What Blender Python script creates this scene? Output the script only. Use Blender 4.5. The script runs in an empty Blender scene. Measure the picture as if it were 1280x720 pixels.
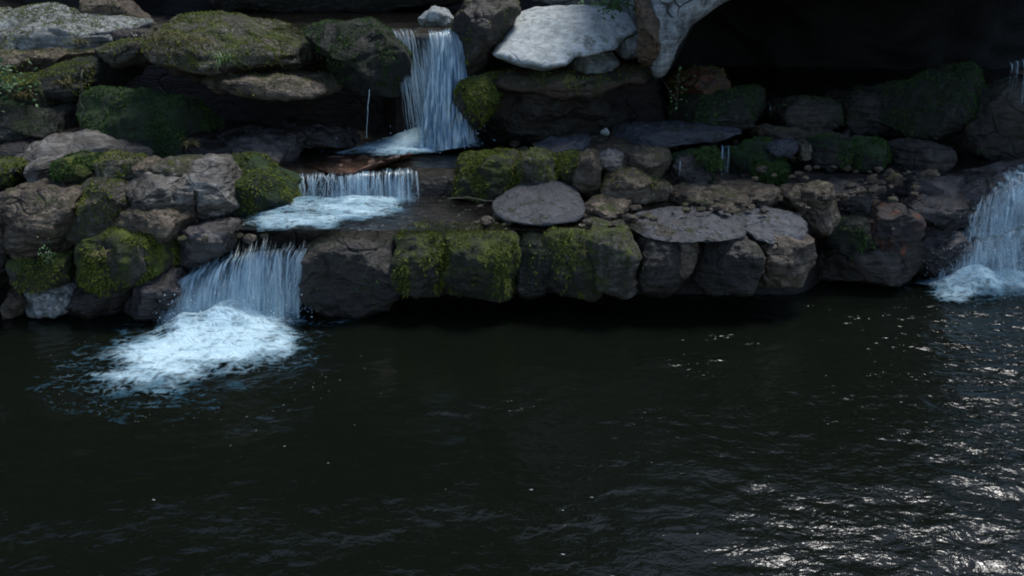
import bpy, bmesh, math, random
import numpy as np
from mathutils import Vector
random.seed(7); rng = np.random.default_rng(7)
R = math.radians
S = bpy.context.scene
C = S.collection

# ------------------------------------------------------------------ camera model
CAM_Z, PITCH, F = 3.0, R(20), 1108.0
def ray(px, py):
    u = (np.asarray(px, float) - 640) / F; v = (360 - np.asarray(py, float)) / F
    return u, math.cos(PITCH) + v * math.sin(PITCH), -math.sin(PITCH) + v * math.cos(PITCH)
def at(px, py, Y):                      # point on the sight line at distance Y
    dx, dy, dz = ray(px, py); t = Y / dy
    return np.stack([dx * t, dy * t, CAM_Z + dz * t], -1)
def on(px, py, z):                      # point on the sight line at height z
    dx, dy, dz = ray(px, py); t = (z - CAM_Z) / dz
    return np.stack([dx * t, dy * t, CAM_Z + dz * t], -1)

# ------------------------------------------------------------------ noise
_perm = np.random.default_rng(3).permutation(256); _perm = np.concatenate([_perm, _perm, _perm])
_g = np.random.default_rng(4).normal(size=(256, 3)); _g /= np.linalg.norm(_g, axis=1)[:, None]
def perlin(P):
    P = np.asarray(P, float); i = np.floor(P).astype(int); f = P - i; i &= 255
    w = f * f * f * (f * (f * 6 - 15) + 10); out = 0
    for dx in (0, 1):
        for dy in (0, 1):
            for dz in (0, 1):
                h = _perm[_perm[_perm[i[:, 0] + dx] + i[:, 1] + dy] + i[:, 2] + dz]
                d = (_g[h] * (f - (dx, dy, dz))).sum(1)
                out = out + d * np.where(dx, w[:, 0], 1 - w[:, 0]) * np.where(dy, w[:, 1], 1 - w[:, 1]) * np.where(dz, w[:, 2], 1 - w[:, 2])
    return out * 1.5
def fbm(P, o=4, g=0.5):
    a, s, t = 1.0, 0, 0
    for k in range(o):
        s = s + a * perlin(np.asarray(P) * (2.03 ** k) + 17.3 * k); t += a; a *= g
    return s / t * 1.4
def sstep(a, b, x):
    t = np.clip((x - a) / (b - a), 0, 1); return t * t * (3 - 2 * t)

# ------------------------------------------------------------------ mesh helpers
def mesh(name, V, faces, mat, parent=None, loc=None, smooth=True, uv=None, dens=None):
    V = np.asarray(V, float); me = bpy.data.meshes.new(name)
    if loc is not None: V = V - np.asarray(loc)
    faces = np.asarray(faces) if not isinstance(faces, list) else faces
    if isinstance(faces, np.ndarray):
        n, k = faces.shape
        me.vertices.add(len(V)); me.vertices.foreach_set('co', V.astype('f').ravel())
        me.loops.add(n * k); me.loops.foreach_set('vertex_index', faces.astype('i').ravel())
        me.polygons.add(n); me.polygons.foreach_set('loop_start', np.arange(0, n * k, k, dtype='i'))
        if uv is not None:
            l = me.uv_layers.new(name='UVMap'); l.data.foreach_set('uv', np.asarray(uv)[faces.ravel()].astype('f').ravel())
        me.update(calc_edges=True)
    else:
        me.from_pydata(V.tolist(), [], faces); me.update()
    if dens is not None:
        a = me.attributes.new('cover', 'FLOAT', 'POINT'); a.data.foreach_set('value', np.asarray(dens, 'f'))
    me.polygons.foreach_set('use_smooth', np.full(len(me.polygons), smooth))
    me.materials.append(mat); me.validate()
    o = bpy.data.objects.new(name, me); C.objects.link(o)
    if parent is not None: o.parent = parent
    if loc is not None: o.location = loc
    return o
def tag(o, label=None, cat=None, group=None, kind=None):
    if label: o['label'] = label
    if cat: o['category'] = cat
    if group: o['group'] = group
    if kind: o['kind'] = kind
    return o
def empty(name, loc, label, cat, group=None):
    o = bpy.data.objects.new(name, None); C.objects.link(o); o.location = loc; o.empty_display_size = .1
    return tag(o, label, cat, group)
def grid_faces(nu, nv):
    i = np.arange(nu * nv).reshape(nv, nu)
    return np.stack([i[:-1, :-1], i[:-1, 1:], i[1:, 1:], i[1:, :-1]], -1).reshape(-1, 4)
def normals(V, T):
    fn = np.cross(V[T[:, 1]] - V[T[:, 0]], V[T[:, 2]] - V[T[:, 0]])
    n = np.zeros_like(V)
    for k in range(3): np.add.at(n, T[:, k], fn)
    return n / (np.linalg.norm(n, axis=1)[:, None] + 1e-12)
_ico = {}
def ico(s):
    if s not in _ico:
        bm = bmesh.new(); bmesh.ops.create_icosphere(bm, subdivisions=s, radius=1)
        V = np.array([v.co[:] for v in bm.verts]); T = np.array([[v.index for v in f.verts] for f in bm.faces]); bm.free()
        _ico[s] = (V / np.linalg.norm(V, axis=1)[:, None], T)
    return _ico[s]

# ------------------------------------------------------------------ materials
class NT:
    def __init__(s, name):
        s.m = bpy.data.materials.new(name); s.m.use_nodes = True; s.t = s.m.node_tree; s.t.nodes.clear()
        s.out = s.t.nodes.new('ShaderNodeOutputMaterial')
    def n(s, typ, ins=None, **props):
        nd = s.t.nodes.new('ShaderNode' + typ)
        for k, v in props.items(): setattr(nd, k, v)
        for k, v in (ins or {}).items():
            sock = nd.inputs[k]
            if isinstance(v, bpy.types.NodeSocket): s.t.links.new(v, sock)
            elif isinstance(v, bpy.types.Node): s.t.links.new(v.outputs[0], sock)
            else:
                if isinstance(v, tuple) and len(v) == 3 and sock.type == 'RGBA': v = v + (1,)
                sock.default_value = v
        return nd
    def math(s, op, a, b=0.0, clamp=False):
        return s.n('Math', {0: a, 1: b}, operation=op, use_clamp=clamp)
    def mix(s, f, a, b):
        nd = s.n('Mix', data_type='RGBA')
        for k, v in ((0, f), (6, a), (7, b)):
            sock = nd.inputs[k]
            if isinstance(v, bpy.types.NodeSocket): s.t.links.new(v, sock)
            elif isinstance(v, bpy.types.Node): s.t.links.new(v.outputs[0], sock)
            else: sock.default_value = v + (1,) if isinstance(v, tuple) else v
        return nd.outputs[2]
    def step(s, x, a, b):
        nd = s.n('MapRange', {0: x, 1: a, 2: b, 3: 0.0, 4: 1.0}, interpolation_type='SMOOTHSTEP'); return nd.outputs[0]
    def noise(s, vec, scale, detail=4.0, rough=.55, dist=0.0):
        return s.n('TexNoise', {'Vector': vec, 'Scale': scale, 'Detail': detail, 'Roughness': rough, 'Distortion': dist}).outputs[0]
    def scale(s, vec, xyz):
        return s.n('Mapping', {'Vector': vec, 'Scale': xyz}).outputs[0]

def rock_mat(name, dark, mid, light, moss=0.0, mosscol=((.018, .030, .006), (.075, .085, .012)), rough=(.32, .85),
             stain=None, stain_amt=.0, bump=.8, crack=.5, spec=.55):
    t = NT(name); g = t.n('NewGeometry'); oi = t.n('ObjectInfo')
    off = t.n('VectorMath', {0: g.outputs['Position'], 1: t.n('CombineXYZ', {0: t.math('MULTIPLY', oi.outputs['Random'], 37.0), 1: t.math('MULTIPLY', oi.outputs['Random'], 91.0)})}, operation='ADD').outputs[0]
    big = t.noise(off, 2.2, 5, .6); med = t.noise(off, 9, 6, .65, .3); fine = t.noise(off, 45, 5, .7)
    strat = t.noise(t.scale(off, (1.5, 1.5, 9)), 2.6, 5, .62, .4)
    streak = t.noise(t.scale(off, (9, 9, 1.2)), 1.6, 5, .6)
    col = t.mix(t.step(med, .35, .68), dark, mid)
    col = t.mix(t.step(t.math('ADD', t.math('MULTIPLY', big, .6), t.math('MULTIPLY', strat, .4)), .42, .66), col, light)
    col = t.mix(t.step(fine, .5, .75), col, dark)
    vor = t.n('TexVoronoi', {'Vector': t.n('VectorMath', {0: off, 1: t.n('VectorMath', {0: t.n('TexNoise', {'Vector': off, 'Scale': 3.0}).outputs[1], 1: (.35, .35, .35)}, operation='MULTIPLY')}, operation='ADD').outputs[0], 'Scale': 2.3}, feature='DISTANCE_TO_EDGE').outputs[0]
    crk = t.math('MULTIPLY', t.math('SUBTRACT', 1.0, t.step(vor, .004, .03)), t.step(t.noise(off, 1.7, 2), .48, .6))
    col = t.mix(t.math('MULTIPLY', crk, crack), col, tuple(.35 * c for c in dark))
    val = t.n('HueSaturation', {'Color': col, 'Value': t.math('ADD', .72, t.math('MULTIPLY', oi.outputs['Random'], .55))}).outputs[0]
    if stain:
        val = t.mix(t.math('MULTIPLY', t.step(t.math('ADD', t.math('MULTIPLY', big, .5), t.math('MULTIPLY', streak, .5)), .62 - .3 * stain_amt, .74 - .3 * stain_amt), .85), val, stain)
    h = t.math('ADD', t.math('MULTIPLY', med, .6), t.math('ADD', t.math('MULTIPLY', strat, .5), t.math('MULTIPLY', fine, .22)))
    h = t.math('SUBTRACT', h, t.math('MULTIPLY', crk, .35))
    rg = t.n('MapRange', {0: big, 1: .3, 2: .7, 3: rough[0], 4: rough[1]}).outputs[0]
    if moss > 0:
        nz = t.n('SeparateXYZ', {0: g.outputs['Normal']}).outputs[2]
        mm = t.math('ADD', t.math('MULTIPLY', big, .55), t.math('ADD', t.math('MULTIPLY', streak, .45), t.math('MULTIPLY', nz, .08)))
        mm = t.math('ADD', mm, t.math('MULTIPLY', t.math('SUBTRACT', fine, .5), .35))
        th = .72 - .42 * moss
        mask = t.step(mm, th - .05, th + .09)
        tuft = t.noise(off, 70, 3, .7)
        mc = t.mix(t.step(t.math('ADD', t.math('MULTIPLY', t.noise(off, 5, 4), .7), t.math('MULTIPLY', tuft, .3)), .38, .66), mosscol[0], mosscol[1])
        val = t.mix(mask, val, mc)
        h = t.math('ADD', h, t.math('MULTIPLY', mask, t.math('ADD', .25, t.math('MULTIPLY', tuft, .9))))
        rg = t.mix(mask, rg, (.95, .95, .95))
    bp = t.n('Bump', {'Strength': bump, 'Distance': .085, 'Height': h})
    bs = t.n('BsdfPrincipled', {'Base Color': val, 'Roughness': rg, 'Normal': bp, 'Specular IOR Level': spec})
    t.t.links.new(bs.outputs[0], t.out.inputs[0]); return t.m

OL = ((.016, .026, .005), (.115, .145, .014))
GR = ((.010, .026, .006), (.035, .075, .014))
M = {
 'pale': rock_mat('pale_limestone', (.23, .255, .25), (.44, .485, .48), (.54, .58, .58), rough=(.6, .9), bump=.5, crack=.12, stain=(.12, .13, .10), stain_amt=.38),
 'pale_moss': rock_mat('pale_mossy_stone', (.09, .095, .085), (.27, .285, .265), (.40, .425, .415), moss=.26, mosscol=OL),
 'grey': rock_mat('grey_sandstone', (.026, .022, .017), (.105, .094, .076), (.28, .265, .24), stain=(.07, .05, .03), stain_amt=.3),
 'bluegrey': rock_mat('wet_blue_grey_slab', (.020, .022, .028), (.046, .051, .062), (.085, .093, .108), rough=(.45, .85), bump=.7, stain=(.035, .03, .022), stain_amt=.4, moss=.13, mosscol=OL),
 'brown': rock_mat('brown_sandstone', (.022, .015, .009), (.095, .068, .040), (.215, .17, .12), moss=.24, mosscol=OL),
 'greymoss': rock_mat('grey_stone_with_moss', (.024, .019, .012), (.095, .080, .054), (.235, .215, .175), moss=.40, mosscol=OL),
 'moss': rock_mat('mossy_stone', (.020, .017, .012), (.06, .053, .038), (.13, .122, .105), moss=.58, mosscol=OL),
 'green': rock_mat('green_mossy_stone', (.02, .022, .018), (.045, .048, .04), (.08, .085, .075), moss=.70, mosscol=GR),
 'dark': rock_mat('dark_damp_stone', (.010, .008, .006), (.030, .024, .017), (.062, .052, .041), moss=.15, mosscol=GR, rough=(.35, .8)),
 'darkgreen': rock_mat('dark_mossy_stone', (.012, .012, .009), (.028, .027, .020), (.05, .05, .04), moss=.48, mosscol=((.008, .016, .004), (.028, .045, .010))),
 'wet': rock_mat('wet_dark_stone', (.014, .012, .011), (.042, .035, .032), (.085, .076, .075), rough=(.12, .45), spec=.6),
 'palecrack': rock_mat('pale_cracked_limestone', (.05, .055, .052), (.33, .36, .36), (.50, .53, .53), rough=(.6, .9), bump=.8, crack=.95, stain=(.07, .06, .045), stain_amt=.3),
 'rust': rock_mat('rust_stained_stone', (.03, .018, .012), (.06, .035, .022), (.10, .06, .035), stain=(.16, .05, .016), stain_amt=.55, moss=.12, mosscol=OL),
 'pillar': rock_mat('brown_pillar_stone', (.03, .020, .012), (.10, .065, .035), (.16, .11, .065), stain=(.16, .07, .025), stain_amt=.3, moss=.2, mosscol=OL),
 'rustdark': rock_mat('dark_rusty_stone', (.022, .014, .009), (.06, .038, .024), (.11, .075, .05), stain=(.11, .04, .015), stain_amt=.2, moss=.3, mosscol=OL),
 'orange': rock_mat('orange_stained_dark_stone', (.012, .009, .008), (.03, .022, .018), (.05, .038, .03), stain=(.26, .065, .014), stain_amt=.42),
 'redlip': rock_mat('reddish_lip_stone', (.03, .013, .008), (.075, .032, .018), (.12, .06, .035), stain=(.15, .04, .014), stain_amt=.4, rough=(.15, .5)),
 'rustbed': rock_mat('reddish_stream_bed', (.008, .006, .005), (.018, .013, .010), (.035, .026, .02), stain=(.06, .022, .010), stain_amt=.12, rough=(.2, .6)),
 'cave': rock_mat('cave_stone', (.006, .006, .006), (.012, .012, .011), (.02, .02, .018), rough=(.8, .95)),  # near-black base colour carries the deep shade of the cave
}

def water_mat(name, col, trans=0.0, rough=.03, bump=(.35, .15), ripple=1.0, calm=False):
    t = NT(name); g = t.n('NewGeometry'); P = g.outputs['Position']
    n1 = t.noise(t.scale(P, (1, 1.5, 1)), (7.0 if calm else 5.0) * ripple, 3, .5, .6); n2 = t.noise(t.scale(P, (1, 1.4, 1)), 21 * ripple, 3, .55, .8)
    h = t.math('ADD', t.math('MULTIPLY', n1, bump[0]), t.math('MULTIPLY', n2, bump[1]))
    bp = t.n('Bump', {'Strength': t.n('Attribute', attribute_name='cover').outputs['Fac'] if calm else 1.0, 'Distance': .06, 'Height': h})
    gl = t.n('BsdfGlossy', {'Color': (1, 1, 1), 'Roughness': rough, 'Normal': bp})
    df = t.n('BsdfDiffuse', {'Color': col})
    tr = t.n('BsdfTransparent', {'Color': (.80, .82, .78)})
    base = t.n('MixShader', {0: trans, 1: df, 2: tr})
    fr = t.n('Fresnel', {'IOR': 1.33, 'Normal': bp})
    t.t.links.new(t.n('MixShader', {0: fr, 1: base, 2: gl}).outputs[0], t.out.inputs[0]); return t.m

def fall_mat(name, su, sv, k=5.0):
    t = NT(name); uv = t.n('TexCoord').outputs['UV']; d = t.n('Attribute', attribute_name='cover').outputs['Fac']
    s1 = t.noise(t.scale(uv, (su, sv, 1)), 1.0, 5, .68, .45); s2 = t.noise(t.scale(uv, (su * .28, sv * .6, 1)), 1.0, 3, .5, .2)
    s = t.math('ADD', t.math('MULTIPLY', s1, .65), t.math('MULTIPLY', s2, .35))
    a = t.math('MULTIPLY', t.math('SUBTRACT', t.math('ADD', s, d), 1.0), k, clamp=True)
    col = t.mix(t.step(s1, .42, .66), (.08, .20, .30), (.62, .82, .89))
    bp = t.n('Bump', {'Strength': .6, 'Distance': .03, 'Height': s1})
    df = t.n('BsdfDiffuse', {'Color': col, 'Normal': bp}); tl = t.n('BsdfTranslucent', {'Color': col, 'Normal': bp})
    gl = t.n('BsdfGlossy', {'Color': (1, 1, 1), 'Roughness': .18, 'Normal': bp})
    sh = t.n('MixShader', {0: .25, 1: df, 2: tl}); sh = t.n('MixShader', {0: .12, 1: sh, 2: gl})
    tr = t.n('BsdfTransparent')
    t.t.links.new(t.n('MixShader', {0: a, 1: tr, 2: sh}).outputs[0], t.out.inputs[0]); return t.m

def foam_mat(name):
    t = NT(name); g = t.n('NewGeometry'); d = t.n('Attribute', attribute_name='cover').outputs['Fac']
    P0 = g.outputs['Position']; P = t.n('Mapping', {'Vector': P0, 'Rotation': (0, 0, R(-18)), 'Scale': (.55, 1.5, .3)}).outputs[0]
    a1 = t.noise(P, 4.5, 5, .58, 1.6); a2 = t.noise(P0, 24, 3, .6, .8)
    lace = t.n('TexVoronoi', {'Vector': t.n('VectorMath', {0: P0, 1: t.n('VectorMath', {0: t.n('TexNoise', {'Vector': P0, 'Scale': 9.0}).outputs[1], 1: (.22, .22, .0)}, operation='MULTIPLY')}, operation='ADD').outputs[0], 'Scale': 11.0}, feature='DISTANCE_TO_EDGE').outputs[0]
    lc = t.math('SUBTRACT', .12, t.math('MULTIPLY', lace, .9))
    s = t.math('ADD', t.math('ADD', t.math('MULTIPLY', a1, .8), t.math('MULTIPLY', a2, .2)), lc)
    a = t.math('MULTIPLY', t.math('SUBTRACT', t.math('ADD', s, d), 1.0), 1.55, clamp=True)
    col = t.mix(t.step(t.math('ADD', t.math('MULTIPLY', t.noise(P, 2.2, 5, .6, 1.8), .62), t.math('MULTIPLY', d, .38)), .40, .84), (.055, .17, .25), (.52, .70, .77))
    bp = t.n('Bump', {'Strength': .6, 'Distance': .05, 'Height': s})
    df = t.n('BsdfDiffuse', {'Color': col, 'Normal': bp}); tr = t.n('BsdfTransparent')
    t.t.links.new(t.n('MixShader', {0: a, 1: tr, 2: df}).outputs[0], t.out.inputs[0]); return t.m

def mist_mat(name):
    t = NT(name); uv = t.n('TexCoord').outputs['UV']; d = t.n('Attribute', attribute_name='cover').outputs['Fac']
    n = t.noise(t.scale(uv, (6, 3.0, 1)), 1.0, 5, .6, .8)
    a = t.math('MULTIPLY', d, t.step(n, .28, .72), clamp=True)
    t.t.links.new(t.n('MixShader', {0: a, 1: t.n('BsdfTransparent'), 2: t.n('BsdfDiffuse', {'Color': (.55, .74, .82)})}).outputs[0], t.out.inputs[0]); return t.m

def plain_mat(name, a, b, rough=.7, sc=20.0, tl=.0, clear=.0):
    t = NT(name); g = t.n('NewGeometry'); r = g.outputs['Random Per Island']
    f = t.math('ADD', t.math('MULTIPLY', r, .6), t.math('MULTIPLY', t.noise(g.outputs['Position'], sc, 3), .5))
    col = t.mix(t.step(f, .2, .85), a, b)
    bs = t.n('BsdfPrincipled', {'Base Color': col, 'Roughness': rough}).outputs[0]
    if tl: bs = t.n('MixShader', {0: tl, 1: bs, 2: t.n('BsdfTranslucent', {'Color': col})}).outputs[0]
    if clear: bs = t.n('MixShader', {0: clear, 1: bs, 2: t.n('BsdfTransparent')}).outputs[0]
    t.t.links.new(bs, t.out.inputs[0]); return t.m
M['leaf'] = plain_mat('leaf', (.02, .06, .015), (.08, .19, .05), .5, tl=.25)
M['fern'] = plain_mat('fern_blade', (.05, .11, .03), (.16, .26, .09), .5, tl=.25)
M['drygrass'] = plain_mat('dry_grass', (.05, .05, .015), (.17, .15, .05), .8, tl=.2)
M['fuzz'] = plain_mat('moss_fuzz', (.024, .038, .007), (.20, .235, .026), .9, 4, tl=.2)
M['fuzzg'] = plain_mat('green_moss_fuzz', (.012, .032, .006), (.06, .13, .022), .9, 4, tl=.2)
M['root'] = plain_mat('root_bark', (.03, .03, .02), (.10, .09, .06), .8)
M['fleck'] = plain_mat('foam_glint_fleck', (.10, .12, .12), (.26, .285, .29), .6)  # pale grey shared by foam bits and the painted pool glints
M['drop'] = plain_mat('water_droplet', (.35, .50, .58), (.55, .72, .80), .2)
M['strand'] = plain_mat('water_strand', (.34, .50, .60), (.70, .85, .91), .25, 9, tl=.3, clear=.5)
M['pool'] = water_mat('deep_pool_water', (.0046, .0062, .0040), 0.0, .04, (.34, .11), calm=True)
M['shallow'] = water_mat('shallow_stream_water', (.012, .010, .008), .75, .05, (.35, .2), 1.4)
M['fall'] = fall_mat('falling_water', 46, 2.2); M['fallwide'] = fall_mat('falling_water_wide', 38, 2.4, 6.5); M['splash'] = fall_mat('splashing_water', 17, 8, 4.5)
M['foam'] = foam_mat('white_foam'); M['mist'] = mist_mat('fine_spray')

# ------------------------------------------------------------------ rock builder
ROCKS = {}
def rock(name, label, poly, Y, T, mat, group=None, p=3.0, tilt=0.0, yaw=0.0, amp=1.0, sub=6, fuzz=0, cat='rock', strata=1.0, ctr=None, fz='fuzz', drop=0.0, smooth=3, chisel=1.0, fit=True, front=0.0):
    """a boulder whose outline seen from the front is poly (photo pixels), standing at distance Y with half thickness T."""
    poly0 = poly; poly = np.array(poly, float); c = np.array(ctr, float) if ctr else poly.mean(0); poly = c + (poly - c) * np.array({LS: (1.10, 1.06), LB: (1.14, 1.10), CL: (1.07, 1.05), MR: (1.14, 1.08), RB: (1.20, 1.10), CV: (1.15, 1.05)}.get(group, (1.05, 1.05)))
    if not fit: poly = np.array(poly0, float)
    if group == CL: chisel *= .6
    if group in (LB, CL, RB, MR) and p >= 2.5: p += 1.2
    D, TR = ico(sub)
    # radius of the outline by angle
    n = 720; th = np.linspace(-math.pi, math.pi, n, endpoint=False); rad = np.full(n, 0.0)
    dx, dy = np.cos(th), np.sin(th)
    for a, b in zip(poly, np.roll(poly, -1, 0)):
        ax, ay = a - c; ex, ey = b - a; den = dx * ey - dy * ex
        with np.errstate(divide='ignore', invalid='ignore'):
            t = (ax * ey - ay * ex) / den; s = (ax * dy - ay * dx) / den
        ok = (s >= -1e-6) & (s <= 1 + 1e-6) & (t > 0); rad = np.where(ok & (t > rad), t, rad)
    k = np.exp(-.5 * (np.arange(-30, 31) / (smooth * 2.0)) ** 2); k /= k.sum()
    rad = np.convolve(np.concatenate([rad[-30:], rad, rad[:30]]), k, 'valid')
    rho = np.hypot(D[:, 0], D[:, 2]); ang = np.arctan2(-D[:, 2], D[:, 0])
    rr = np.interp(ang, np.append(th, math.pi), np.append(rad, rad[0]))
    s = (rho ** p + np.abs(D[:, 1]) ** p) ** (-1 / p)
    q = rho * s; d = D[:, 1] * s
    px = c[0] + rr * q * np.cos(ang); py = c[1] + rr * q * np.sin(ang)
    Yv = Y + tilt * (c[1] - py) / 100 + yaw * (px - c[0]) / 100
    V = at(px, py, Yv - front * T); V[:, 1] += T * (d + front)
    # chisel: a few flattening planes
    cen = V.mean(0)
    for kk in range(9):
        nn = rng.normal(size=3); nn[1] = -abs(nn[1]); nn /= np.linalg.norm(nn); dd = (V - cen) @ nn; lim = np.quantile(dd, rng.uniform(.86, .97))
        ex = np.maximum(dd - lim, 0); V = V - nn * (ex * .85 * chisel)[:, None]
    size = math.sqrt((V[:, 0].max() - V[:, 0].min()) * (V[:, 2].max() - V[:, 2].min())); N = normals(V, TR)
    seed = rng.uniform(0, 100, 3); f = 1.0 / max(size, .12)
    disp = fbm(V * f * 1.6 + seed, 3) * .10 * size + fbm(V * f * 5 + seed, 3) * .026 * size + fbm(V * 9 + seed, 5, .6) * .020
    zz = V[:, 2] * 7 / max(.5, size) + fbm(V * .8 + seed, 2) * 1.3 + .15 * V[:, 0]
    st = np.abs((zz % 1) - .5) * 2
    disp += strata * rng.uniform(.15, .75) * (sstep(.0, .45, st) - 1) * .032 * min(size, 1.2) * (1 - np.abs(N[:, 2]))
    cr = np.abs(perlin(V * f * 2.4 + seed + 9)); disp -= (1 - sstep(0, .06, cr)) * .022 * sstep(-.1, .25, fbm(V * f * 1.1 + seed + 31, 2)) * min(size, 1)
    V = V + N * (disp * amp)[:, None]
    if drop: V[:, 2] -= 0
    base = np.array([V[:, 0].mean(), V[:, 1].mean(), V[:, 2].min()])
    o = mesh(name, V, TR, M[mat], loc=base); tag(o, label, cat, group, 'thing')
    if fuzz: add_fuzz(o, V, TR, int(fuzz * (1.0 if group == CL else 1.5)), M[fz], base, .04, freq=(7, 7, .9) if group == CL else (3.2, 3.2, 1.8))
    return o
def add_fuzz(o, V, T, n, mat, base, thr=.04, L=(.012, .040), freq=(3.2, 3.2, 1.8)):
    N = normals(V, T); cen = V[T].mean(1); fn = N[T].mean(1)
    A = np.linalg.norm(np.cross(V[T[:, 1]] - V[T[:, 0]], V[T[:, 2]] - V[T[:, 0]]), axis=1)
    m = (fbm(cen * np.array(freq) + 5, 3) + .25 * fn[:, 2] - .05 * np.abs(fn[:, 0])) > thr
    w = A * m * (fn[:, 1] < .35) * (fn[:, 2] > -.55); w = w / w.sum()
    idx = rng.choice(len(T), n, p=w); b = rng.dirichlet((1, 1, 1), n)
    P = (V[T[idx]] * b[:, :, None]).sum(1); nn = fn[idx] + rng.normal(size=(n, 3)) * .45
    nn[:, 2] -= .25; nn /= np.linalg.norm(nn, axis=1)[:, None]
    l = rng.uniform(*L, n)[:, None]; sd = np.cross(nn, rng.normal(size=(n, 3))); sd /= np.linalg.norm(sd, axis=1)[:, None]
    W = sd * l * .22
    VV = np.stack([P - W - nn * .004, P + W - nn * .004, P + nn * l + np.array([0, 0, -.3]) * l], 1).reshape(-1, 3)
    return mesh('moss', VV, np.arange(n * 3).reshape(-1, 3), mat, parent=o, smooth=False, loc=None if base is None else np.zeros(3)) if False else _fz(o, VV, n, mat, base)
def _fz(o, VV, n, mat, base):
    ch = mesh('moss', VV - base, np.arange(n * 3).reshape(-1, 3), mat, parent=o, smooth=False); ch['kind'] = 'stuff'; return ch

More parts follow.
